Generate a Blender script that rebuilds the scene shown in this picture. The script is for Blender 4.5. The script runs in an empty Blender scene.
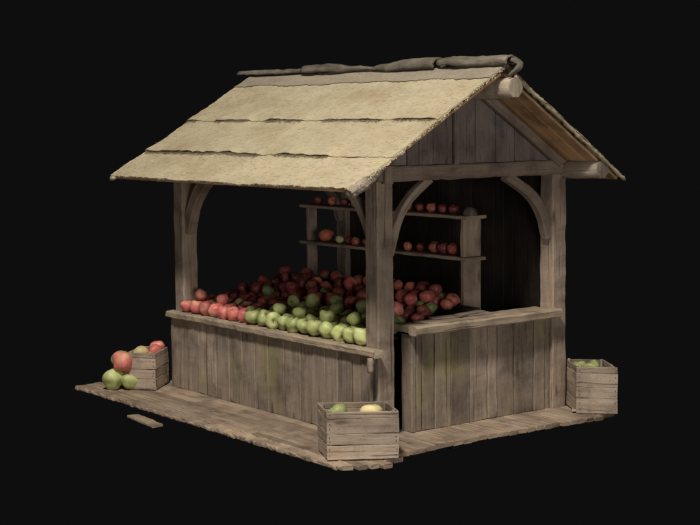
import bpy, math, random
from mathutils import Vector, Matrix, noise
random.seed(11)
C = bpy.data.collections.new("stall_scene"); bpy.context.scene.collection.children.link(C)
V = Vector
def smooth(a, b, x):
    t = max(0, min(1, (x-a)/(b-a))); return t*t*(3-2*t)
# ---------------------------------------------------------------- materials
class NT:
    def __init__(s, name):
        s.m = bpy.data.materials.new(name); s.m.use_nodes = True
        s.t = s.m.node_tree; s.t.nodes.clear()
        s.out = s.n('ShaderNodeOutputMaterial'); s.b = s.n('ShaderNodeBsdfPrincipled')
        s.l(s.b.outputs[0], s.out.inputs[0])
    def n(s, t, **k):
        o = s.t.nodes.new(t)
        for a, v in k.items(): setattr(o, a, v)
        return o
    def l(s, a, b): s.t.links.new(a, b)
    def math(s, op, a, b=None, clamp=False):
        o = s.n('ShaderNodeMath', operation=op, use_clamp=clamp)
        for i, v in enumerate((a, b)):
            if v is None: continue
            if isinstance(v, (int, float)): o.inputs[i].default_value = v
            else: s.l(v, o.inputs[i])
        return o.outputs[0]
    def vec(s, src, scale, off=None):
        o = s.n('ShaderNodeVectorMath', operation='MULTIPLY'); s.l(src, o.inputs[0]); o.inputs[1].default_value = scale
        if off is None: return o.outputs[0]
        a = s.n('ShaderNodeVectorMath', operation='ADD'); s.l(o.outputs[0], a.inputs[0]); s.l(off, a.inputs[1]); return a.outputs[0]
    def noise(s, v, scale=1, detail=4, rough=.55, dist=0):
        o = s.n('ShaderNodeTexNoise'); s.l(v, o.inputs['Vector']); o.inputs['Scale'].default_value = scale
        o.inputs['Detail'].default_value = detail; o.inputs['Roughness'].default_value = rough; o.inputs['Distortion'].default_value = dist
        return o.outputs[0]
    def ramp(s, f, stops):
        o = s.n('ShaderNodeValToRGB'); s.l(f, o.inputs[0]); e = o.color_ramp.elements
        while len(e) < len(stops): e.new(.5)
        for i, (p, c) in enumerate(stops):
            e[i].position = p; e[i].color = (c[0], c[1], c[2], 1) if not isinstance(c, (int, float)) else (c, c, c, 1)
        return o.outputs[0]
    def mix(s, f, a, b, mode='MIX'):
        o = s.n('ShaderNodeMix', data_type='RGBA', blend_type=mode)
        if isinstance(f, (int, float)): o.inputs[0].default_value = f
        else: s.l(f, o.inputs[0])
        for i, v in ((6, a), (7, b)):
            if isinstance(v, tuple): o.inputs[i].default_value = (*v, 1)
            else: s.l(v, o.inputs[i])
        return o.outputs[2]
    def bump(s, h, strength, dist):
        o = s.n('ShaderNodeBump'); s.l(h, o.inputs['Height']); o.inputs['Strength'].default_value = strength
        o.inputs['Distance'].default_value = dist; s.l(o.outputs[0], s.b.inputs['Normal'])

def wood(name, dark, mid, light, fine=60, crack=1.0, green=0.0, rough=.82, bumpd=.004, vr=.38):
    k = NT(name)
    uv = k.n('ShaderNodeUVMap').outputs[0]
    at = k.n('ShaderNodeAttribute', attribute_name='rnd'); r = at.outputs['Fac']
    cb = k.n('ShaderNodeCombineXYZ'); k.l(k.math('MULTIPLY', r, 31.7), cb.inputs[0]); k.l(k.math('MULTIPLY', r, 17.3), cb.inputs[1]); k.l(k.math('MULTIPLY', r, 9.1), cb.inputs[2])
    off = cb.outputs[0]
    g = k.noise(k.vec(uv, (3.2, fine, 1), off), 1, 7, .62, .25)
    b = k.noise(k.vec(uv, (1.3, 9, 1), off), 1, 5, .6, .6)
    pos = k.n('ShaderNodeNewGeometry').outputs['Position']
    st = k.noise(k.vec(pos, (3.1, 3.1, 3.1)), 1, 5, .6, .3)
    fz = k.noise(k.vec(pos, (46, 46, 46)), 1, 4, .7)
    t = k.math('ADD', k.math('MULTIPLY', g, .52), k.math('MULTIPLY', b, .48))
    col = k.ramp(t, [(.30, dark), (.5, mid), (.70, light)])
    # per board value
    col = k.mix(1.0, col, k.ramp(r, [(0, 1-vr), (.35, .95), (.7, 1.06), (1, 1+vr)]), 'MULTIPLY')
    col = k.mix(1.0, col, k.ramp(st, [(.3, (.55, .53, .52)), (.5, (1, 1, 1)), (.72, (1.2, 1.15, 1.07))]), 'MULTIPLY')
    col = k.mix(1.0, col, k.ramp(fz, [(.26, (.72, .70, .69)), (.44, (1, 1, 1)), (.75, (1.08, 1.07, 1.05))]), 'MULTIPLY')
    if green:
        gf = k.ramp(k.noise(k.vec(pos, (1.7, 1.9, 1.3)), 1, 4, .6), [(.52, 0.0), (.68, green)])
        col = k.mix(gf, col, (.25, .23, .085))
    # cracks
    c = k.noise(k.vec(uv, (1.1, fine*.95, 3), off), 1, 3, .5, .35)
    cm = k.ramp(c, [(.30, 0.0), (.37, 1.0)])
    col = k.mix(1.0, col, k.mix(cm, (.52, .48, .45), (1, 1, 1)), 'MULTIPLY')
    # knots
    vo = k.n('ShaderNodeTexVoronoi', feature='F1'); k.l(k.vec(uv, (1.6, 5.5, 1), off), vo.inputs['Vector']); vo.inputs['Scale'].default_value = 1
    km = k.ramp(vo.outputs['Distance'], [(.05, 0.0), (.13, 1.0)])
    col = k.mix(1.0, col, k.mix(km, (.5, .43, .37), (1, 1, 1)), 'MULTIPLY')
    k.l(col, k.b.inputs['Base Color']); k.b.inputs['Roughness'].default_value = rough
    k.b.inputs['Specular IOR Level'].default_value = .25
    h = k.math('ADD', k.math('ADD', k.math('MULTIPLY', g, .7), k.math('MULTIPLY', cm, .9*crack)), k.math('ADD', k.math('MULTIPLY', fz, .35), k.math('MULTIPLY', b, .5)))
    k.bump(h, .85, bumpd)
    return k.m

def thatch(name, dark, mid, light, blot, bumpd=.008):
    k = NT(name)
    uv = k.n('ShaderNodeUVMap').outputs[0]
    at = k.n('ShaderNodeAttribute', attribute_name='rnd'); r = at.outputs['Fac']
    pos = k.n('ShaderNodeNewGeometry').outputs['Position']
    cb = k.n('ShaderNodeCombineXYZ'); k.l(k.math('MULTIPLY', r, 11.0), cb.inputs[0]); off = cb.outputs[0]
    s1 = k.noise(k.vec(uv, (48, 17, 1), off), 1, 6, .68, .5)
    s2 = k.noise(k.vec(uv, (13, 4, 1), off), 1, 5, .6, .5)
    fu = k.noise(k.vec(pos, (55, 55, 55)), 1, 6, .75)
    bl = k.noise(k.vec(pos, (1.6, 2.4, 2.4)), 1, 5, .6)
    t = k.math('ADD', k.math('MULTIPLY', s1, .4), k.math('ADD', k.math('MULTIPLY', s2, .25), k.math('MULTIPLY', fu, .35)))
    col = k.ramp(t, [(.32, dark), (.48, mid), (.66, light)])
    col = k.mix(1.0, col, k.ramp(bl, [(.3, blot), (.52, (1, 1, 1)), (.72, (1.08, 1.06, 1.0))]), 'MULTIPLY')
    col = k.mix(1.0, col, k.ramp(r, [(0, .78), (1, 1.12)]), 'MULTIPLY')
    k.l(col, k.b.inputs['Base Color']); k.b.inputs['Roughness'].default_value = .95
    k.b.inputs['Specular IOR Level'].default_value = .1
    k.bump(k.math('ADD', s1, k.math('MULTIPLY', fu, 1.0)), .55, bumpd)
    return k.m

def fruit(name, a, b, c, spots, gloss=.42):
    k = NT(name)
    tc = k.n('ShaderNodeTexCoord').outputs['Object']
    oi = k.n('ShaderNodeObjectInfo').outputs['Random']
    cb = k.n('ShaderNodeCombineXYZ'); k.l(k.math('MULTIPLY', oi, 53.0), cb.inputs[0]); k.l(k.math('MULTIPLY', oi, 31.0), cb.inputs[1])
    n1 = k.noise(k.vec(tc, (9, 9, 7), cb.outputs[0]), 1, 3, .5, .4)
    n2 = k.noise(k.vec(tc, (60, 60, 14), cb.outputs[0]), 1, 4, .6)
    n3 = k.noise(k.vec(tc, (190, 190, 190), cb.outputs[0]), 1, 2, .6)
    t = k.math('ADD', k.math('MULTIPLY', n1, .65), k.math('MULTIPLY', n2, .35))
    col = k.ramp(t, [(.36, a), (.52, b), (.68, c)])
    col = k.mix(1.0, col, k.ramp(oi, [(0, .68), (1, 1.18)]), 'MULTIPLY')
    col = k.mix(k.ramp(n3, [(.62, 0.0), (.72, .5)]), col, spots)
    # russet around the stem dimple, along the fruit's own axis
    sx = k.n('ShaderNodeSeparateXYZ'); k.l(tc, sx.inputs[0])
    rr = k.math('SQRT', k.math('ADD', k.math('MULTIPLY', sx.outputs[0], sx.outputs[0]), k.math('MULTIPLY', sx.outputs[1], sx.outputs[1])))
    top = k.math('MULTIPLY', k.ramp(rr, [(.008, 1.0), (.03, 0.0)]), k.ramp(n2, [(.3, .4), (.6, 1.0)]))
    col = k.mix(top, col, (.20, .17, .06))
    k.l(col, k.b.inputs['Base Color']); k.l(k.ramp(n1, [(.3, gloss-.06), (.7, gloss+.14)]), k.b.inputs['Roughness'])
    k.b.inputs['Specular IOR Level'].default_value = .35
    k.b.inputs['Subsurface Weight'].default_value = .06; k.b.inputs['Subsurface Radius'].default_value = (.02, .01, .006); k.b.inputs['Subsurface Scale'].default_value = .5
    k.bump(k.math('ADD', n1, k.math('MULTIPLY', n3, .15)), .35, .006)
    return k.m

M = {}
M['post'] = wood('weathered_post_wood', (0.165, 0.12, 0.086), (0.26, 0.203, 0.152), (0.34, 0.275, 0.215), 40)
M['beam'] = wood('weathered_beam_wood', (0.135, 0.1, 0.074), (0.22, 0.172, 0.13), (0.3, 0.245, 0.19), 40)
M['panel'] = wood('weathered_panel_wood', (0.135, 0.103, 0.076), (0.235, 0.187, 0.143), (0.315, 0.258, 0.203), 38, green=.45, vr=.42)
M['ledge'] = wood('worn_ledge_wood', (0.17, 0.128, 0.086), (0.29, 0.228, 0.16), (0.39, 0.32, 0.235), 42)
M['deck'] = wood('worn_deck_wood', (0.17, 0.122, 0.084), (0.285, 0.215, 0.152), (0.385, 0.3, 0.22), 34, vr=.3)
M['crate'] = wood('pale_crate_wood', (0.19, 0.142, 0.102), (0.305, 0.24, 0.18), (0.4, 0.325, 0.25), 42, vr=.25)
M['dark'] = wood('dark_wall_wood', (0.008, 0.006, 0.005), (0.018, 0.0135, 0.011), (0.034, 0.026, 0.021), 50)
M['gable'] = wood('gable_wood', (.13, .103, .088), (.195, .158, .138), (.26, .215, .19), 50, vr=.25)
M['log'] = wood('bare_log_wood', (.17, .135, .10), (.28, .228, .17), (.38, .32, .25), 40)
M['bark'] = wood('grey_bark', (.05, .042, .032), (.13, .112, .085), (.25, .22, .17), 30, bumpd=.02)
M['grey'] = wood('grey_slat_wood', (.15, .135, .115), (.27, .25, .22), (.40, .375, .33), 60)
M['under'] = wood('orange_brown_underlay', (.34, .19, .09), (.54, .33, .17), (.64, .43, .24), 60, vr=.2)
M['thatch'] = thatch('straw_thatch', (.335, .272, .172), (.462, .395, .258), (.545, .475, .33), (.84, .79, .72))
M['thatch_grey'] = thatch('grey_ridge_thatch', (.18, .148, .105), (.30, .25, .185), (.38, .33, .25), (.82, .82, .82))
M['straw_dark'] = thatch('weathered_straw_ends', (.11, .082, .05), (.22, .17, .105), (.34, .28, .18), (.8, .8, .8), .004)
M['red'] = fruit('red_apple_skin', (.28, .045, .044), (.40, .10, .080), (.48, .24, .13), (.55, .38, .22))
M['pink'] = fruit('rosy_apple_skin', (.46, .085, .080), (.58, .17, .14), (.64, .34, .20), (.62, .48, .28))
M['crimson'] = fruit('crimson_apple_skin', (.13, .026, .030), (.23, .050, .048), (.35, .14, .085), (.42, .27, .16))
M['green'] = fruit('green_apple_skin', (.30, .34, .115), (.40, .43, .165), (.52, .52, .25), (.50, .52, .25))
M['deepgreen'] = fruit('deep_green_apple_skin', (.13, .18, .07), (.20, .26, .10), (.30, .33, .14), (.40, .42, .2))
M['pale'] = fruit('pale_yellow_apple_skin', (.50, .42, .17), (.62, .54, .26), (.66, .50, .27), (.42, .30, .14))
M['orange'] = fruit('orange_red_fruit_skin', (.36, .08, .04), (.48, .15, .08), (.55, .28, .15), (.62, .42, .2))
k = NT('dark_stem'); k.b.inputs['Base Color'].default_value = (.05, .032, .018, 1)
tc = k.n('ShaderNodeTexCoord').outputs['Object']; k.l(k.ramp(k.noise(k.vec(tc, (80, 80, 20)), 1, 3), [(.3, (.03, .02, .01)), (.7, (.11, .075, .04))]), k.b.inputs['Base Color'])
k.b.inputs['Roughness'].default_value = .8; M['stem'] = k.m
# ---------------------------------------------------------------- mesh building
class MB:
    def __init__(s): s.v = []; s.f = []; s.uv = []; s.r = []; s.sm = []; s.mi = []; s.cur = 0
    def face(s, idx, uvs, r, sm=False): s.f.append(idx); s.uv.append(uvs); s.r.append(r); s.sm.append(sm); s.mi.append(s.cur)
    def build(s, name, mat, parent=None, origin=None, mat2=None):
        me = bpy.data.meshes.new(name); o = V(origin) if origin is not None else V((0, 0, 0))
        me.from_pydata([tuple(V(q)-o) for q in s.v], [], s.f)
        ul = me.uv_layers.new(name='UVMap'); flat = [c for f in s.uv for q in f for c in q]; ul.data.foreach_set('uv', flat)
        at = me.attributes.new('rnd', 'FLOAT', 'FACE'); at.data.foreach_set('value', s.r)
        me.polygons.foreach_set('use_smooth', s.sm)
        me.materials.append(mat)
        if mat2: me.materials.append(mat2); me.polygons.foreach_set('material_index', s.mi)
        me.update()
        ob = bpy.data.objects.new(name, me); C.objects.link(ob)
        if origin is not None: ob.location = o
        if parent: 
            ob.parent = parent; ob.matrix_parent_inverse = Matrix.Translation(-parent.location)
        return ob
def rect_sec(hw, ht, ch):
    return [(-hw+ch, -ht), (hw-ch, -ht), (hw, -ht+ch), (hw, ht-ch), (hw-ch, ht), (-hw+ch, ht), (-hw, ht-ch), (-hw, -ht+ch)]
def sweep(mb, P, side, secf, jit=.0025, sm=False, r=None, endjit=0):
    """secf(i, t) -> list of (side, up) offsets; P centre points; side = reference side direction"""
    r = random.random() if r is None else r
    n = len(P); P = [V(p) for p in P]; u0 = random.random()*7; base = len(mb.v); L = 0; K = None
    for i in range(n):
        T = (P[min(i+1, n-1)]-P[max(i-1, 0)]).normalized()
        S = (V(side) - V(side).dot(T)*T).normalized(); N = T.cross(S)
        if i: L += (P[i]-P[i-1]).length
        sec = secf(i, i/(n-1)); K = len(sec)
        for (a, b) in sec:
            q = P[i]+S*a+N*b
            if jit:
                w = noise.noise_vector(q*9+V((r*50, 0, 0)))*jit*1.2 + noise.noise_vector(q*31+V((r*50, 0, 0)))*jit
                q = q+w
            if endjit and i in (0, n-1): q = q+T*noise.noise(V((a*35, b*35, r*90+i)))*endjit
            mb.v.append(q)
        if i == 0: per = [0]; 
        if i == 0:
            for j in range(K): per.append(per[-1]+math.hypot(sec[(j+1) % K][0]-sec[j][0], sec[(j+1) % K][1]-sec[j][1]))
        if i:
            for j in range(K):
                j2 = (j+1) % K; a0 = base+(i-1)*K; a1 = base+i*K
                l0 = L-(P[i]-P[i-1]).length
                mb.face([a0+j, a0+j2, a1+j2, a1+j], [(u0+l0, per[j]), (u0+l0, per[j+1]), (u0+L, per[j+1]), (u0+L, per[j])], r, sm)
    for i, rev in ((0, True), (n-1, False)):
        sec = secf(i, i/(n-1)); ids = [base+i*K+j for j in range(K)]; uvs = [(u0+a*.6, b*.6+.3) for a, b in sec]
        if rev: ids = ids[::-1]; uvs = uvs[::-1]
        mb.face(ids, uvs, r*.9, False)
def board(mb, a, b, side, w, t, ch=.004, jit=.0022, step=.07, r=None, endjit=.006):
    a = V(a); b = V(b); n = max(2, int((b-a).length/step)+1)
    P = [a.lerp(b, i/(n-1)) for i in range(n)]; s = rect_sec(w/2, t/2, min(ch, w*.3, t*.3))
    sweep(mb, P, side, lambda i, q: s, jit, r=r, endjit=endjit)
def curve_board(mb, pts, side, w, t, ch=.006, jit=.003, n=16):
    pts = [V(p) for p in pts]; P = []
    for i in range(n):           # Catmull-Rom through the points
        x = i/(n-1)*(len(pts)-1); k_ = min(int(x), len(pts)-2); f = x-k_
        p1, p2 = pts[k_], pts[k_+1]; p0 = pts[k_-1] if k_ else p1*2-p2; p3 = pts[k_+2] if k_+2 < len(pts) else p2*2-p1
        P.append(.5*((2*p1)+(p2-p0)*f+(2*p0-5*p1+4*p2-p3)*f*f+(3*p1-p0-3*p2+p3)*f**3))
    s = rect_sec(w/2, t/2, ch); sweep(mb, P, side, lambda i, q: s, jit)
def log(mb, a, b, rad, side=(0, 0, 1), wob=.012, n=14, K=18, jit=.004, facets=.0, taper=1.0, r=None):
    a = V(a); b = V(b); ph = random.random()*9
    P = [a.lerp(b, i/(n-1))+V((noise.noise(V((i*.5, ph, 0))), noise.noise(V((i*.5, ph, 5))), noise.noise(V((i*.5, ph, 9)))))*wob*min(1, i) for i in range(n)]
    def sec(i, t):
        out = []
        for j in range(K):
            an = 2*math.pi*j/K; rr = rad*(1+(taper-1)*t)*(1+.07*noise.noise(V((math.cos(an)*1.4, math.sin(an)*1.4, t*3+ph))))
            if facets: rr *= 1-facets*(1-abs(math.cos(an*3.5)))
            if i in (0, n-1): rr *= .9
            out.append((rr*math.cos(an), rr*math.sin(an)))
        return out
    sweep(mb, P, side, sec, jit, sm=True, r=r)
def tag(o, label, cat, group=None, kind=None):
    if label: o['label'] = label
    if cat: o['category'] = cat
    if group: o['group'] = group
    if kind: o['kind'] = kind
def empty(name, loc, label, cat, group=None):
    o = bpy.data.objects.new(name, None); C.objects.link(o); o.location = loc; o.empty_display_size = .1
    tag(o, label, cat, group); return o

# ---------------------------------------------------------------- the stall
PL = 3.372; PW = 2.10; D = .175; HT = 2.21
stall = empty('market_stall', (-1.7, 1.0, 0), 'open weathered timber market stall with straw thatched gable roof on a plank deck', 'market stall')
# deck: boards running across the front walkway (front strip) and along the side
mb = MB()
yy = -.838; first = True
while yy < 2.66:
    w = random.uniform(.085, .125) if not first else .12
    yc = yy+w/2; t = (yc+.85)/3.2
    x1 = .585 - .125*math.sin(min(1, max(0, t))*math.pi)**.8 + random.uniform(-.014, .014)
    if yc < -.42: x1 = .56+max(0, yc+.82)*.46+random.uniform(-.008, .008)
    elif yc < -.24: x1 = .62+random.uniform(-.01, .01)
    if yc > 2.15: x1 = min(x1, .50)
    if yc > 2.40: x1 = .12
    x0 = -4.03+random.uniform(-.015, .015) if yc < .15 else -3.40
    cuts = [x0] + ([random.uniform(-2.6, -.9)] if random.random() < .6 else []) + [x1]
    for ca, cb_ in zip(cuts, cuts[1:]):
        board(mb, (ca+(.003 if ca != x0 else 0), yc, -.020+random.uniform(-.003, .001)), (cb_, yc, -.021), (0, 1, 0), w-.004, .038, .006, .010 if first else .003, .035 if first else .10, endjit=.005)
    yy += w; first = False
# weathered splinters along the front edge keep its ragged outline
x = -4.01
while x < .47:
    ln = random.uniform(.03, .10); q = -.836+random.uniform(-.004, .010)-.03*math.sin((x+4.1)*.68)*0
    board(mb, (x, q, -.022), (x+ln, q+random.uniform(-.004, .004), -.023), (0, 1, 0), random.uniform(.012, .04), random.uniform(.022, .034), .006, .005, .02); x += ln+random.uniform(.0, .02)
mb.build('deck', M['deck'], stall)
mb = MB(); 
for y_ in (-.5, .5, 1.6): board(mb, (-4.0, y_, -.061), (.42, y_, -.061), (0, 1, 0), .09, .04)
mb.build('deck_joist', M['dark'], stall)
# posts
def post(x, y, h=HT, mat='post', w=D):
    m = MB(); n = 34; P = [V((x, y, h*i/(n-1))) for i in range(n)]; ph = random.random()*9
    def sec(i, t):
        k_ = 1+.03*noise.noise(V((t*5, ph, 0))); return rect_sec(w/2*k_*(1.04-.04*t), w/2*k_*(1.04-.04*t), .012+.006*noise.noise(V((t*9, ph, 4))))
    sweep(m, P, (1, 0, 0), sec, .004, r=random.uniform(.45, .7)); return m.build('post', M[mat], stall)
post(-D/2, D/2); post(-PL+D/2, D/2); post(-D/2, PW+D/2); post(-PL+D/2, PW+D/2)
# beams (plates)
def beam(a, b, side, w, t, name='beam', mat='beam', ch=.012):
    m = MB(); board(m, a, b, side, w, t, ch, .004, .07, endjit=.008); return m.build(name, M[mat], stall)
beam((-PL-.10, D/2, 2.278), (-.166, D/2, 2.278), (0, 1, 0), .15, .13)                 # front plate
beam((-PL+D/2, .165, 2.272), (-PL+D/2, PW+.1, 2.272), (1, 0, 0), .14, .12)            # left tie
beam((-.06, -.02, 2.277), (-.06, PW+D, 2.277), (1, 0, 0), .20, .13)                   # gable tie beam
m = MB(); board(m, (.055, .07, 2.20), (.055, .07, 2.345), (0, 1, 0), .09, .06, .01, .003); m.build('beam_block', M['post'], stall)
# round logs: ridge and rear purlin with bare sawn ends
m = MB(); log(m, (-PL-.2, 1.07, 3.00), (.545, 1.085, 2.995), .098, K=16, facets=.10); m.build('ridge_log', M['log'], stall)
m = MB(); log(m, (-PL-.2, PW+.14, 2.262), (.46, PW+.17, 2.262), .085, K=14, facets=.12, taper=1.12); m.build('purlin_log', M['log'], stall)
# braces
def brace(pts, side, w=.075, t=.07):
    m = MB(); curve_board(m, pts, side, w, t); m.build('brace', M['post'], stall)
brace([(-.17, .08, 1.66), (-.25, .08, 1.86), (-.38, .08, 2.03), (-.60, .08, 2.215)], (0, 1, 0))
brace([(-.07, .175, 1.58), (-.07, .26, 1.85), (-.07, .40, 2.05), (-.07, .63, 2.215)], (1, 0, 0))
brace([(-.07, PW-.01, 1.62), (-.07, PW-.10, 1.87), (-.07, PW-.26, 2.05), (-.07, PW-.55, 2.215)], (1, 0, 0), .085, .09)
brace([(-PL+D, .08, 1.60), (-PL+D+.09, .08, 1.84), (-PL+D+.22, .08, 2.02), (-PL+D+.47, .08, 2.215)], (0, 1, 0), .10, .12)
brace([(-PL+.08, PW-.01, 1.62), (-PL+.08, PW-.10, 1.87), (-PL+.08, PW-.26, 2.05), (-PL+.08, PW-.5, 2.215)], (1, 0, 0))
# gable ends
RY, RZ, EZ, FY, BY = 1.07, 3.186, 2.192, -.60, 2.545
def roof_z(y): return RZ-(RZ-EZ)*((RY-y)/(RY-FY) if y < RY else (y-RY)/(BY-RY))
for gx, mat in ((-.03, 'gable'), (-PL+.06, 'gable')):
    m = MB(); seams = [.02, .19, .34, .48, .645, .877, 1.138, 1.381, 1.618, 1.84, 2.06, 2.2]
    for a, b in zip(seams, seams[1:]):
        yc = (a+b)/2; top = roof_z(yc)-.075-.0*(a)
        board(m, (gx+random.uniform(-.004, .004), yc, 2.345), (gx, yc, top), (0, 1, 0), b-a-.007, .03, .004, .002, .07)
    m.build('gable_panel', M[mat], stall)
m = MB(); board(m, (.012, .877, 2.345), (.012, .877, 2.88), (0, 1, 0), .05, .035); m.build('gable_batten', M['gable'], stall)
for gx in (.035, -PL-.03):
    for (ya, yb) in ((.98, .06), (1.16, 2.16)):
        m = MB(); a = V((gx, ya, roof_z(ya)-.155)); b = V((gx, yb, roof_z(yb)-.135)); board(m, a, b, (1, 0, 0), .06, .085, .008, .003); m.build('rafter', M['beam'], stall)
# back wall
m = MB(); x = -PL+.17
while x < -.18:
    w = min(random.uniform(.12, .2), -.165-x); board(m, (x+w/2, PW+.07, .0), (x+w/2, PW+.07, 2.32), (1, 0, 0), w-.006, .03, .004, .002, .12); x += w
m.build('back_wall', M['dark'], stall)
# long counter front
def panel(name, seams, fn, z0, z1, side, mat='panel', t=.03):
    m = MB()
    for a, b in zip(seams, seams[1:]):
        c = (a+b)/2; o = random.uniform(-.005, .005); p = fn(c, o)
        board(m, (p[0], p[1], z0), (p[0], p[1], z1), side, b-a-random.uniform(.006, .013), t, .005, .0028, .06, endjit=.01)
    return m.build(name, M[mat], stall)
panel('counter_front', [-3.375, -3.31, -3.148, -2.83, -2.512, -2.27, -2.04, -1.82, -1.593, -1.33, -1.072, -.88, -.687, -.5, -.305, -.18, -.03], lambda c, o: (c, -.045+o, 0), .002, .725, (1, 0, 0))
m = MB(); board(m, (-3.37, -.045, .69), (.0, -.045, .69), (0, 0, 1), .06, .02); m.build('counter_rail', M['beam'], stall)
m = MB()
board(m, (-3.385, -.062, .757), (.075, -.060, .757), (0, 1, 0), .105, .066, .012, .0045, .05, r=.62, endjit=.02)
board(m, (-3.20, .08, .760), (-.17, .08, .760), (0, 1, 0), .165, .05, .008, .004, .07, r=.5)
m.build('counter_ledge', M['ledge'], stall)
m = MB(); log(m, (.03, -.115, .725), (.034, -.118, .60), .03, (1, 0, 0), .004, 6, 10, .003); m.build('peg', M['beam'], stall)
# display table under the fruit, rising to the rear
def table_z(y): return .787 + max(0, y-.16)*.18
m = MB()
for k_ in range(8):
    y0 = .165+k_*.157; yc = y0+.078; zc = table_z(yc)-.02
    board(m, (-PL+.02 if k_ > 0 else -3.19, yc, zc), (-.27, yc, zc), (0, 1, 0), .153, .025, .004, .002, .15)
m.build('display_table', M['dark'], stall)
for xx in (-3.25, -.32):
    m = MB(); board(m, (xx, 1.37, 0), (xx, 1.37, .98), (1, 0, 0), .07, .07); m.build('table_leg', M['dark'], stall)
# side counter
ys = [.44, .506, .657, .85, 1.074, 1.295, 1.42, 1.635, 1.881, 2.03, 2.09]
panel('side_counter_front', ys, lambda c, o: (-.045+o, c, 0), .002, .865, (0, 1, 0))
m = MB(); board(m, (-.10, .415, .002), (-.10, .415, .868), (1, 0, 0), .145, .045, .006, .003); m.build('side_counter_end', M['beam'], stall)
m = MB(); board(m, (.038, .35, .912), (.038, 2.13, .912), (1, 0, 0), .115, .085, .016, .004, .06, r=.7, endjit=.012)
board(m, (-.135, .36, .918), (-.135, 2.095, .918), (1, 0, 0), .22, .06, .01, .004, .07, r=.55)
m.build('side_counter_ledge', M['ledge'], stall)

# ---- roof
def grid_slab(m, top, bot, nx, ns, r=.5):
    """top/bot: functions (i/nx, j/ns) -> (point, u, v)"""
    b0 = len(m.v)
    for fn in (top, bot):
        for i in range(nx+1):
            for j in range(ns+1): m.v.append(fn(i/nx, j/ns)[0])
    W = ns+1; off = (nx+1)*W
    def uvf(i, j): q = top(i/nx, j/ns); return (q[1], q[2])
    for i in range(nx):
        for j in range(ns):
            ids = [b0+i*W+j, b0+(i+1)*W+j, b0+(i+1)*W+j+1, b0+i*W+j+1]; u = [uvf(i, j), uvf(i+1, j), uvf(i+1, j+1), uvf(i, j+1)]
            m.face(ids, u, r, True); m.face([q+off for q in ids[::-1]], u[::-1], r, True)
    def side(i, j, i2, j2):
        a = b0+i*W+j; b = b0+i2*W+j2; u = uvf(i, j); u2 = uvf(i2, j2)
        m.face([a, a+off, b+off, b], [u, (u[0]+.03, u[1]), (u2[0]+.03, u2[1]), u2], r, False)
    for i in range(nx): side(i+1, 0, i, 0); side(i, ns, i+1, ns)
    for j in range(ns): side(0, j, 0, j+1); side(nx, j+1, nx, j)
XL, XR = -3.57, .455
def dash(x, spans):
    v = 0
    for a, b, h in spans:
        e = min(.12, (b-a)*.3); v = max(v, h*smooth(a, a+e, x)*(1-smooth(b-e, b, x)))
    return v*.72*(.55+.9*max(0, .5+noise.noise(V((x*5.3, 2, v*40)))))
def blade(m, p, d, nrm, ln, wd, r):
    d = d.normalized(); s = d.cross(nrm).normalized()*wd/2; b = len(m.v); bend = nrm*ln*random.uniform(-.03, .06)
    m.v += [p-s, p+s, p+d*ln*.5+s*.8+bend, p+d*ln*.5-s*.8+bend, p+d*ln+bend*.4]
    u = random.random()*5
    m.face([b, b+1, b+2, b+3], [(u, 0), (u, .01), (u+.1, .01), (u+.1, 0)], r); m.face([b+3, b+2, b+4], [(u+.1, 0), (u+.1, .01), (u+.2, 0)], r)
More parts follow.
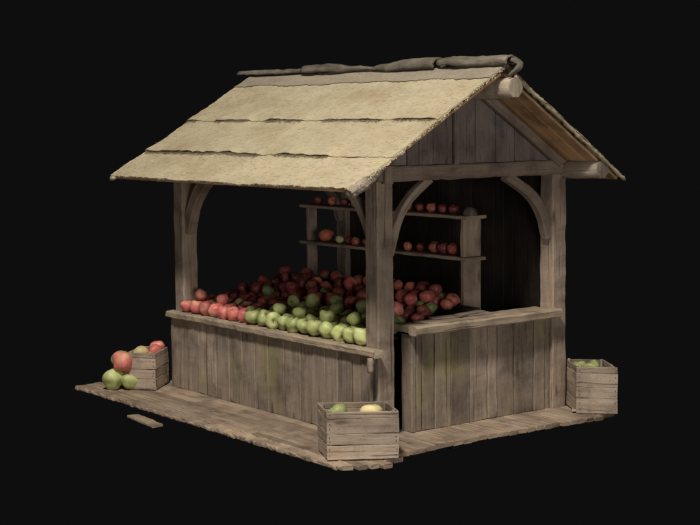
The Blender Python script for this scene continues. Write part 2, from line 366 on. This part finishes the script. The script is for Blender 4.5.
def slope(front):
    y_e = FY if front else BY; sg = -1 if front else 1
    dn = V((0, y_e-RY, EZ-RZ)); Ls = dn.length; dnn = dn.normalized(); nrm = V((0, sg*(RZ-EZ), abs(y_e-RY))).normalized()
    def P(x, s, o): return V((x, RY, RZ))+dn*s+nrm*o
    courses = [('thatch', .70, 1.0, [], XL, XR+.0), ('thatch', .40, .765, [(-3.75, -1.40, .027), (-1.30, -.33, .024), (-.25, .1, .008)], XL+.05, XR+.005),
               ('thatch', .085, .462, [(-3.8, -3.28, .014), (-3.05, -2.32, .021), (-2.14, -1.42, .022), (-1.25, -.24, .020), (-.2, .47, .019)], XL+.04, XR-.002),
               ('thatch_grey', .0, .115, [(-3.8, .6, .004)], XL+.06, XR+.0)]
    for ci, (mat, s0, s1, spans, xa, xb) in enumerate(courses):
        m = MB(); base = .0035*ci
        def edge_s(x): return s1 + (.010*noise.noise(V((x*2.2, ci*7, sg))) + .007*noise.noise(V((x*11, ci*7, sg))) + .004*noise.noise(V((x*37, ci*3, sg)))) * (1.0 if ci < 3 else 1.4)
        def xw(fi, s, q):
            x = xa+(xb-xa)*fi
            e = (1-smooth(0, .03, fi)) + (-1)*smooth(.97, 1, fi)*.0
            w = .03*noise.noise(V((s*7, ci, 3)))+.015*noise.noise(V((s*26, ci, 3)))+.008*noise.noise(V((s*70, ci, 5)))
            if fi < .04: x += w*(1-fi/.04)
            if fi > .96: x += w*.7*(fi-.96)/.04
            return x
        def offs(x, s, t):
            rel = (s-s0)/(s1-s0); d = dash(x, spans)
            bumpy = .010*noise.noise(V((x*2, s*6, 0)))+.003*noise.noise(V((x*13, s*32, 0)))+.0012*noise.noise(V((x*45, s*90, 0)))
            sag = -.012*math.exp(-((x+1.7)/1.3)**2)*s
            return base + .003*rel + d*max(0, rel)**5 + bumpy*1 + sag
        def topf(a, b):
            x0 = xa+(xb-xa)*a; s = s0+(edge_s(x0)-s0)*b; x = xw(a, s, 0)
            p = P(x, s, offs(x0, s, b)+.004); return p, s*Ls+ci*3, x
        def botf(a, b):
            x0 = xa+(xb-xa)*a; s = s0+(edge_s(x0)-.004-s0)*b; x = xw(a, s, 0)
            th = .005 if ci else .018
            return P(x, s, offs(x0, s, b)-th), s*Ls+ci*3, x
        grid_slab(m, topf, botf, 240, 36 if ci < 3 else 10, r=random.uniform(.45, .6))
        # straw lying over the surface
        if ci < 3:
            N = 1700 if front else 500
            for _ in range(N):
                a = random.random(); b = random.uniform(.1, .985); q, _, _ = topf(a, b)
                blade(m, q+nrm*random.uniform(.0, .002), V((random.choice((-1, 1)), 0, 0))+dnn*random.gauss(0, .5)+nrm*random.uniform(-.02, .01), nrm, random.uniform(.02, .07), random.uniform(.002, .0045), random.uniform(.5, 1))
            N = 420 if ci == 0 else 60                                   # frayed lower edge
            for _ in range(N):
                a = random.random(); q, _, _ = topf(a, .99)
                f = .5+.5*noise.noise(V((q.x*6, ci, 0)))
                blade(m, q-nrm*random.uniform(0, .008), dnn+V((random.gauss(0, .45), 0, random.uniform(-.15, .15))), nrm, random.uniform(.008, .030)*(f+.3), random.uniform(.004, .010), random.uniform(.1, 1))
        for a_, dx in ((1.0, 1), (0.0, -1)):                              # frayed verge
            for _ in range(110):
                b = random.random(); q, _, _ = topf(a_, b)
                blade(m, q-nrm*random.uniform(0, .02), V((dx, 0, 0))+dnn*random.uniform(.0, 1.4)-nrm*random.uniform(0, .4), nrm, random.uniform(.01, .036), random.uniform(.004, .010), random.uniform(.1, 1))
        if front and 0 < ci < 3:
            m.cur = 1
            for _ in range(4200):                                          # dark weathered straw caught below the lip
                x = random.uniform(xa, xb); d = dash(x, spans)
                if d < .008 or random.random() > d/.03: continue
                a = (x-xa)/(xb-xa); e_ = edge_s(x)+abs(random.gauss(0, .008)); q = P(x, e_, base-.003+.006+.007*noise.noise(V((x*2, e_*6, 0))))
                blade(m, q+nrm*random.uniform(-.001, .004), V((random.choice((-1, 1)), 0, 0))+dnn*random.gauss(.2, .6), nrm, random.uniform(.012, .035), random.uniform(.002, .005), random.random())
            for _ in range(5200):
                x = random.uniform(xa, xb); d = dash(x, spans)
                if d < .006 or random.random() > d/.03+.1: continue
                a = (x-xa)/(xb-xa); q, _, _ = botf(a, random.uniform(.94, .995))
                blade(m, q-nrm*random.uniform(-.004, d*.8), dnn+V((random.gauss(0, .6), 0, 0))-nrm*random.uniform(0, .4), nrm, random.uniform(.012, .038), random.uniform(.004, .008), random.random())
        m.build('thatch_course', M[mat], stall, mat2=M['straw_dark'])
    m = MB(); x = XL+.09
    while x < XR-.06:                                                     # underlay boards down the slope
        w = min(random.uniform(.12, .2), (XR-.045 if front else XR-.004)-x)
        board(m, P(x+w/2, .03, -.046), P(x+w/2, .995, -.030), (1, 0, 0), w-.004, .022, .004, .002, .2); x += w
    m.build('underlay', M['under'], stall)
slope(True); slope(False)
# tufted straw roll along the rear verge and the rolled corner of the front eave
m = MB()
dn = V((0, BY-RY, EZ-RZ))
n = 46; Pt = [V((XR+.006, RY, RZ-.022))+dn*(.06+.95*i/(n-1)) for i in range(n)]
def tuft(i, t):
    k_ = .015+.013*abs(noise.noise(V((i*.42, 3, 1))))*1.6; return [(k_*math.cos(q*math.pi/5), k_*.8*math.sin(q*math.pi/5)) for q in range(10)]
sweep(m, Pt, (1, 0, 0), tuft, .009, sm=True)
m.build('verge_roll', M['thatch'], stall)
m = MB(); dn = V((0, FY-RY, EZ-RZ))
n = 16; Pt = [V((XR-.02, RY, RZ-.03))+dn*(.80+.215*i/(n-1)) for i in range(n)]
def roll(i, t):
    k_ = .020+.030*smooth(.0, .75, t)*(1-.35*smooth(.85, 1, t)); k_ *= 1+.12*noise.noise(V((t*6, 1, 1)))
    return [(k_*.75*math.cos(q*math.pi/7), k_*math.sin(q*math.pi/7)) for q in range(14)]
sweep(m, Pt, (1, 0, 0), roll, .016, sm=False); m.build('eave_roll', M['log'], stall)
m = MB(); Pt = [V((XL+.03-.035*math.cos(i), RY, RZ-.02))+dn*(.95+.06*i/5) for i in range(6)]
sweep(m, Pt, (1, 0, 0), lambda i, t: [((.012+.018*t)*math.cos(q*math.pi/5), (.012+.018*t)*math.sin(q*math.pi/5)) for q in range(10)], .012, sm=True); m.build('eave_roll', M['thatch'], stall)
# ridge caps of curled bark
def cap(x0, x1, z0, z1, rmid, r0, r1, peak=.5):
    m = MB(); n = 22; P = []; ph = random.random()*20
    for i in range(n):
        t = i/(n-1); P.append(V((x0+(x1-x0)*t, RY+.012*noise.noise(V((t*3, ph, 0))), z0+(z1-z0)*t+.010*noise.noise(V((t*4, ph, 7))))))
    def sec(i, t):
        w = (1-abs(t-peak)/max(peak, 1-peak)); rr = (r0*(1-t)+r1*t) + rmid*smooth(0, .8, w)
        rr *= 1+.09*noise.noise(V((t*7, ph, 2))); A = math.radians(118); out = []
        for q in range(13):
            a = -A+2*A*q/12; out.append((rr*1.25*math.sin(a), rr*math.cos(a)))
        for q in range(12, -1, -1):
            a = -A+2*A*q/12; k_ = rr*.72; out.append((k_*1.25*math.sin(a), k_*math.cos(a)))
        return out
    sweep(m, P, (0, 1, 0), sec, .006, sm=True, r=random.uniform(.35, .8)); return m.build('ridge_cap', M['bark'], stall)
cap(-3.72, -2.44, 3.232, 3.226, .006, .030, .026)
cap(-2.50, -1.38, 3.236, 3.214, .030, .026, .026, .22)
cap(-1.46, -.44, 3.210, 3.232, .026, .022, .052, .62)
cap(-.40, .50, 3.236, 3.222, .014, .048, .050, .6)
m = MB(); n = 30; Pt = []                                                  # curled bark tip at the gable
for i in range(n):
    t = i/(n-1); Pt.append(V((.49+.075*math.sin(t*math.pi*.9), RY+.02+.04*math.sin(t*5), 3.255-.15*t)))
sweep(m, Pt, (0, 1, 0), lambda i, t: rect_sec(.042*(1-.5*t), .011, .004), .006, sm=True); m.build('curled_bark', M['bark'], stall)

# ---------------------------------------------------------------- shelving unit
sh = empty('shelving_rack', (-1.95, 1.55, .9), 'tall wooden shelving rack with two fruit shelves inside the stall by the dark back wall', 'shelf')
sx0, sx1, sy0, sy1 = -3.13, -.55, 1.45, 1.67
for X, w in ((sx0+.03, .04), (sx1, .05)):
    m = MB()
    board(m, (X, (sy0+sy1)/2, 0), (X, (sy0+sy1)/2, 1.80), (0, 1, 0), sy1-sy0 if X > -1 else .12, w, .006, .004)
    m.build('upright', M['post'], sh)
m = MB(); board(m, (-2.0, sy1-.02, 0), (-2.0, sy1-.02, 1.78), (1, 0, 0), .06, .03); m.build('upright', M['post'], sh)
for z, xe in ((1.815, sx1+.09), (1.425, sx1+.08), (1.02, sx1-.03)):
    m = MB(); board(m, (sx0, (sy0+sy1)/2-.01, z), (xe, (sy0+sy1)/2-.01, z), (0, 1, 0), sy1-sy0+.04, .032, .006, .003)
    m.build('shelf_board', M['ledge'], sh)

m = MB()
sweep(m, [(sx1, 1.55, 1.825+.0085*i) for i in range(11)], (1, 0, 0), lambda i, t: [(.075*math.sqrt(max(.02, 1-t*t))*math.cos(q*math.pi/8), .075*math.sqrt(max(.02, 1-t*t))*math.sin(q*math.pi/8)) for q in range(16)], .004, sm=True)
m.build('rounded_cap', M['bark'], sh)
# ---------------------------------------------------------------- loose boards
m = MB(); 
board(m, (-2.58, -.965, -.075), (-2.04, -1.01, -.075), (0, 1, 0), .115, .028, .006, .004, .04, endjit=.02)
o = m.build('loose_board', M['deck'], None, (-2.31, -.99, -.09)); tag(o, 'short loose plank lying on its own in front of the deck edge', 'plank')
for i, (a, b, w, z, lab) in enumerate([((-.05, .52), (-.02, 1.30), .20, .9565, 'long thin grey board lying lowest on the side counter top'),
                                       ((-.13, .72), (-.07, 1.36), .12, .9715, 'narrow thin grey board stacked on the wider board on the side counter'),
                                       ((-.06, .95), (-.12, 1.30), .09, .9865, 'short thin grey board topmost of the little stack on the side counter')]):
    m = MB(); board(m, (*a, z), (*b, z+.002), (1, 0, 0), w, .013, .003, .0015, .06, endjit=.02)
    o = m.build('grey_board', M['post'], None, ((a[0]+b[0])/2, (a[1]+b[1])/2, z)); tag(o, lab, 'board', 'grey boards on the side counter')

# ---------------------------------------------------------------- crates
def crate(A, ang, ang2, w, d, h, label, mat='crate', rows=4):
    A = V((*A, 0)); u = V((math.cos(math.radians(ang)), math.sin(math.radians(ang)), 0)); v = V((math.cos(math.radians(ang2)), math.sin(math.radians(ang2)), 0))
    c = A+u*w/2+v*d/2; e = empty('wooden_crate', c, label, 'crate', 'slatted fruit crates around the stall')
    z0 = .006; t = .016; sh_ = (h-z0)/rows
    def side(p, q, nrm):
        m = MB(); hs = [sh_*f*random.uniform(.95, 1.05) for f in (1.25, 1.0, 1.2, .55)]; k_ = (h-z0)/sum(hs); z = z0
        for i, hh in enumerate(hs):
            hh *= k_; dz = random.uniform(-.004, .004)
            board(m, p+V((0, 0, z+hh/2-dz))+nrm*random.uniform(-.003, .002), q+V((0, 0, z+hh/2+dz))+nrm*random.uniform(-.003, .002), (0, 0, 1), hh-random.uniform(.001, .0045), t, .004, .0028, .045, endjit=.006); z += hh
        m.cur = 1; zz = z0; dd = (q-p).normalized()
        for hh in hs:                                                       # iron nail heads, two at each slat end
            hh *= k_
            for base_, s_ in ((p, 1), (q, -1)):
                for f_ in ((.3, .7) if hh > .08 else (.5,)):
                    cpt = base_+dd*s_*(.022+random.uniform(-.004, .004))+V((0, 0, zz+hh*f_+random.uniform(-.006, .006)))
                    board(m, cpt+nrm*.006, cpt+nrm*.0115, dd, .0085, .0085, .0025, 0, endjit=0)
            zz += hh
        m.build('side_panel', M[mat], e, mat2=M['stem'])
    B = A+u*w; Cc = A+v*d; Dd = B+v*d; g = .011
    side(A+u*.0, B, -v); side(A+v*g+u*g*.8, Cc-v*g+u*g*.8, -u); side(B+v*g-u*g*.8, Dd-v*g-u*g*.8, u); side(Cc, Dd, v)
    for q, su, sv in ((A, 1, 1), (B, -1, 1), (Cc, 1, -1), (Dd, -1, -1)):
        m = MB(); p = q+u*su*.036+v*sv*.028; board(m, p+V((0, 0, z0)), p+V((0, 0, h+random.uniform(.0, .014))), u, .026, .026, .003, .002, .08); m.build('corner_stake', M[mat], e)
    m = MB(); board(m, c-u*(w/2-.03)+V((0, 0, .02)), c+u*(w/2-.03)+V((0, 0, .02)), v, d-.05, .02); m.build('base', M[mat], e)
    return c, u, v
cF = crate((.338, -.812), 56, 154, .585, .40, .40, 'slatted crate at the front corner of the deck holding a green and a pale apple')
cR = crate((.320, 2.09), 40, 148, .375, .46, .44, 'slatted crate at the right end of the deck beside the right post')
cL = crate((-3.47, -.53), 39, 132, .31, .42, .385, 'slatted crate heaped with red apples left of the long counter, behind the green apples')

# ---------------------------------------------------------------- fruit
def fruit_mesh(name, R, squash, lump, seed, K=24, N=18):
    m = MB(); 
    for i in range(N+1):
        t = math.pi*i/N
        for j in range(K):
            a = 2*math.pi*j/K; s_ = math.sin(t); c_ = math.cos(t)
            rad = R*s_*(1+.13*c_+.03*math.cos(5*a)*max(0, -c_))
            z = R*squash*(c_ - .27*math.exp(-(s_/.22)**2)*(1 if c_ > 0 else -.6))
            d = 1+lump*noise.noise(V((math.cos(a)*s_, math.sin(a)*s_, c_))*1.3+V((seed*7, 0, 0)))
            m.v.append(V((rad*math.cos(a)*d, rad*math.sin(a)*d, z*d)))
    for i in range(N):
        for j in range(K):
            j2 = (j+1) % K; q = [i*K+j, (i+1)*K+j, (i+1)*K+j2, i*K+j2]; m.face(q, [(j/K, i/N), (j/K, (i+1)/N), ((j+1)/K, (i+1)/N), ((j+1)/K, i/N)], .5, True)
    return m
protos = {}
def proto(kind, var):
    if (kind, var) in protos: return protos[(kind, var)]
    R = .07; sq = (.90, .98, .84)[var]; m = fruit_mesh('apple', R, sq, (.16, .22, .12)[var], var+len(protos)*.37)
    me_o = m.build('apple', M[kind]); s = MB(); z = R*sq*.62
    P = [V((0, 0, z)), V((.002, .001, z+.012)), V((.005, .002, z+.024)), V((.010, .003, z+.034))]
    sweep(s, P, (1, 0, 0), lambda i, t: [(.0026*math.cos(q*math.pi/3), .0026*math.sin(q*math.pi/3)) for q in range(6)], 0, sm=True)
    st = s.build('stem', M['stem'], me_o)
    C.objects.unlink(me_o); C.objects.unlink(st)
    protos[(kind, var)] = (me_o, st); return protos[(kind, var)]
def apple(kind, loc, R, label, group, tilt=None, stem=True, name='apple', cat='apple'):
    var = random.randrange(3); a, s = proto(kind, var)
    o = a.copy(); C.objects.link(o); o.name = name; o.location = loc
    k_ = R/.07; o.scale = (k_*random.uniform(.96, 1.05), k_*random.uniform(.96, 1.05), k_)
    t = tilt if tilt is not None else random.choice((random.uniform(0, .5), random.uniform(0, .5), random.uniform(.6, 2.6)))
    o.rotation_euler = (t*math.cos(random.random()*6.28), t*math.sin(random.random()*6.28), random.random()*6.28)
    if stem:
        c = s.copy(); C.objects.link(c); c.parent = o; c.matrix_parent_inverse = Matrix.Identity(4); c.location = (0, 0, 0)
    tag(o, label, cat, group); return o
ORD = ['first', 'second', 'third', 'fourth', 'fifth', 'sixth', 'seventh', 'eighth', 'ninth', 'tenth', 'eleventh', 'twelfth', 'thirteenth', 'fourteenth', 'fifteenth', 'sixteenth', 'seventeenth', 'eighteenth', 'nineteenth', 'twentieth', 'twenty-first', 'twenty-second', 'twenty-third', 'twenty-fourth', 'twenty-fifth', 'twenty-sixth']
CW = {'red': 'red', 'pink': 'rosy red', 'crimson': 'dark crimson', 'green': 'light green', 'deepgreen': 'deep green', 'pale': 'pale yellow', 'orange': 'orange-red'}
G = 'apples heaped on the counter'
placed = []
def rest_z(x, y, R):
    z = table_z(y)+R*.93
    for (X, Y, Z, r_) in placed:
        d2 = (X-x)**2+(Y-y)**2; s = (R+r_)*.93
        if d2 < s*s: z = max(z, Z+math.sqrt(s*s-d2)*.93)
    return z
def kind_at(row, x, y, layer):
    if layer == 0 and row <= 2:
        if x < -2.35+row*.10: return 'pink' if random.random() < (.75 if row < 2 else .4) else ('red' if random.random() < .8 else 'pale')
        if x < -2.05 and row == 0: return 'pink'
        if row == 2 and x < -2.0: return 'crimson'
        return 'green'
    if layer == 1 and row <= 1: 
        return 'green' if x > -2.1 else 'pink'
    if row in (3, 4) and x > -1.95+.25*(row-3) and layer == 0: return 'deepgreen' if random.random() < .25+.3*(row-3) else 'green'
    q = random.random()
    if q < .05: return 'deepgreen'
    return 'crimson' if q < .50 else ('pink' if q > .93 else 'red')
# layer 0: staggered rows from the front ledge to the rear
for row in range(10):
    y = .015+row*.142; sp = .168; x = -3.13+(row % 2)*sp/2; n_ = 0
    while x < (-.20 if row < 1 else -.32-.10*smooth(.8, 1.25, y)):
        R = (random.uniform(.074, .088) if x > -2.0 else random.uniform(.07, .08)) if row < 4 else random.uniform(.06, .072)
        jx, jy = random.uniform(-.016, .016), random.uniform(-.014, .014)
        if row == 0 or row > 0:
            if not (row == 0 and random.random() < .0):
                kd = kind_at(row, x, y, 0)
                if row == 0 and n_ == 1: kd = 'pink'
                px, py = x+jx, y+jy; z = table_z(py)+R*.92; placed.append((px, py, z, R))
                lab = '%s apple, %s from left in the %s row of the counter heap' % (CW[kd], ORD[n_], ORD[row])
                apple(kd, (px, py, z), R, lab, G, stem=True)
        n_ += 1; x += sp+random.uniform(-.004, .006)
# upper layers
def pile(spots, desc):
    spots.sort()
    for i, (x, y, row) in enumerate(spots):
        R = random.uniform(.062, .073); kd = kind_at(row, x, y, 1); z = rest_z(x, y, R); placed.append((x, y, z, R))
        apple(kd, (x, y, z), R, '%s apple, %s from left, on top of %s' % (CW[kd], ORD[i % 26], desc), G)
pile([(x+random.uniform(-.03, .03), .10+random.uniform(-.02, .02), 1) for x in (-3.02, -2.62, -1.62, -1.28, -.85, -.5)], 'the two front rows')
pile([(-1.75, .36, 1), (-1.5, .40, 1), (-1.05, .35, 1), (-.72, .40, 1), (-.48, .34, 1), (-1.22, .47, 1)], 'the green patch behind the front rows')
for k_, y in enumerate((.60, .74, .90, 1.04, 1.20)):
    xs = [-3.05+.172*i+(k_ % 2)*.08 for i in range(17)]
    pile([(x+random.uniform(-.03, .03), y+random.uniform(-.03, .03), 5) for x in xs if x < -.40-.10*smooth(.8, 1.25, y) and random.random() < (.30, .42, .62, .8, .9)[k_]-(.12 if x < -2.75 else 0)], 'the counter heap, %s raised line back' % ORD[k_])
0 and pile([(x+random.uniform(-.04, .04), 1.24+random.uniform(-.05, .03), 6) for x in (-2.7, -2.35, -1.6, -.72)], 'the highest back line')

# shelf fruit
def shelf_row(xs, z, kinds, Rr, where):
    for i, (x, kd) in enumerate(zip(xs, kinds)):
        R = Rr if not isinstance(Rr, (list, tuple)) else Rr[i]
        apple(kd, (x, 1.535+random.uniform(-.02, .02), z+R*.92), R, '%s apple on the %s, %s from the left' % (CW[kd], where, ORD[i]), 'apples on the shelving rack')
shelf_row([-2.95, -2.70, -2.48, -2.28, -2.05, -1.80, -1.45, -1.25, -1.08, -.93, -.78], 1.831, ['crimson', 'red', 'crimson', 'red', 'crimson', 'crimson', 'red', 'crimson', 'red', 'crimson', 'crimson'], .05, 'top shelf of the rack')
apple('orange', (-2.80, 1.53, 1.441+.070), .076, 'large orange-red fruit near the left end of the middle shelf', 'apples on the shelving rack', .2, name='apple')
shelf_row([-2.55, -2.42, -2.28, -2.13, -1.98, -1.8, -1.42, -1.28], 1.441, ['pale', 'crimson', 'red', 'crimson', 'red', 'crimson', 'red', 'crimson'], .045, 'middle shelf between the big fruits')
for x, kd, w in ((-1.04, 'red', 'left'), (-.90, 'crimson', 'middle'), (-.76, 'red', 'right')):
    apple(kd, (x, 1.53, 1.441+.058), .064, '%s of three larger red apples at right end of middle shelf' % w, 'apples on the shelving rack', .3)

# crate fruit
def crate_fruit(c3, lst, where, grp):
    c, u, v = c3
    for a, b, z, R, kd, lab in lst: apple(kd, c+u*a+v*b+V((0, 0, z)), R, lab, grp, .5)
crate_fruit(cF, [(-.165, .02, .335, .088, 'green', 'light green apple at the left inside the front corner crate'),
                 (.10, -.05, .34, .095, 'pale', 'pale yellow apple at the right inside the front corner crate'),
                 (-.03, .05, .25, .08, 'crimson', 'dark crimson apple low in the middle of the front corner crate'),
                 (.17, .06, .22, .075, 'green', 'light green apple low at the right rear of the front corner crate'),
                 (-.14, -.08, .17, .075, 'deepgreen', 'deep green apple low under the light green one in the front corner crate'),
                 (.02, -.08, .14, .08, 'deepgreen', 'deep green apple on the floor of the front corner crate'),
                 (.09, .10, .12, .08, 'green', 'light green apple on the floor at the rear of the front corner crate')], '', 'apples in the front corner crate')
crate_fruit(cR, [(-.09, .04, .375, .078, 'green', 'light green apple at the left inside the right end crate'),
                 (.01, .0, .385, .08, 'green', 'light green apple in the middle of the right end crate'),
                 (.10, .09, .33, .075, 'deepgreen', 'deep green apple low at the rear of the right end crate'),
                 (-.06, -.08, .26, .08, 'green', 'light green apple low at the front of the right end crate'),
                 (.08, -.07, .28, .08, 'deepgreen', 'deep green apple low at the right of the right end crate'),
                 (-.02, .06, .23, .08, 'green', 'light green apple at the bottom of the right end crate')], '', 'apples in the right end crate')
crate_fruit(cL, [(-.04, -.10, .36, .078, 'pale', 'pale yellow apple at the near left top of the left crate'),
                 (.07, .04, .365, .078, 'pink', 'rosy red apple on top in the middle of the left crate'),
                 (.07, .11, .40, .078, 'pink', 'rosy red apple highest at the rear of the left crate beside the stall'),
                 (-.06, .06, .33, .07, 'red', 'red apple at the far left top of the left crate'),
                 (.05, -.09, .31, .07, 'orange', 'orange-red apple at the near right of the left crate')], '', 'apples in the left crate')
Gs = 'apples spilled beside the left crate'
apple('green', (-3.57, -.64, .104), .112, 'large light green apple on the deck furthest left beside the left crate', Gs, .3)
apple('green', (-3.47, -.50, .092), .098, 'light green apple on the deck tucked between the largest green apple and the left crate', Gs, .3)
apple('green', (-3.70, -.46, .085), .09, 'light green apple on the deck hidden behind the two front green ones', Gs, .3)
apple('pink', (-3.50, -.56, .285), .116, 'large red apple balanced on the two green apples by the left crate', Gs, .4)
apple('pale', (-3.64, -.50, .29), .102, 'pale rosy apple behind the large red one stacked by the left crate', Gs, .4)

# ---------------------------------------------------------------- camera
cam = bpy.data.cameras.new('camera'); co = bpy.data.objects.new('camera', cam); C.objects.link(co)
yaw, pitch, roll_ = .9171, -.1004, -.0099
fw = V((-math.sin(yaw)*math.cos(pitch), math.cos(yaw)*math.cos(pitch), math.sin(pitch))); r_ = V((math.cos(yaw), math.sin(yaw), 0)); u_ = r_.cross(fw)
r2 = r_*math.cos(roll_)+u_*math.sin(roll_); u2 = -r_*math.sin(roll_)+u_*math.cos(roll_)
mt = Matrix((r2, u2, -fw)).transposed().to_4x4(); mt.translation = V((9.6541, -7.6938, 2.7769)); co.matrix_world = mt
cam.sensor_width = 36; cam.lens = 1459.99/700*36; cam.clip_end = 200
bpy.context.scene.camera = co
# ---------------------------------------------------------------- lamps
def area(name, pos, tgt, size, power, col):
    l = bpy.data.lights.new(name, 'AREA'); l.shape = 'DISK'; l.size = size; l.energy = power; l.color = col
    o = bpy.data.objects.new(name, l); C.objects.link(o); o.location = pos
    o.rotation_euler = (V(tgt)-V(pos)).to_track_quat('-Z', 'Y').to_euler(); return o
T = V((-1.5, .8, 1.2)); kd = V((.50, -.60, .98)).normalized()
area('key_lamp', T+kd*14, T, 1.6, 2080, (1, .95, .885))
area('fill_lamp', (13, -4.5, 1.7), (-1, 1, 1.2), 5, 590, (1, .935, .895))
area('second_fill_lamp', (1.5, -14, 2.0), (-1, 1, 1), 5, 160, (1, .935, .90))
w = bpy.data.worlds.new('World'); bpy.context.scene.world = w; w.use_nodes = True
w.node_tree.nodes['Background'].inputs[0].default_value = (.0044, .0044, .0044, 1); w.node_tree.nodes['Background'].inputs[1].default_value = 1
vs = bpy.context.scene.view_settings; vs.view_transform = 'Standard'; vs.look = 'None'; vs.gamma = 1; vs.exposure = 0
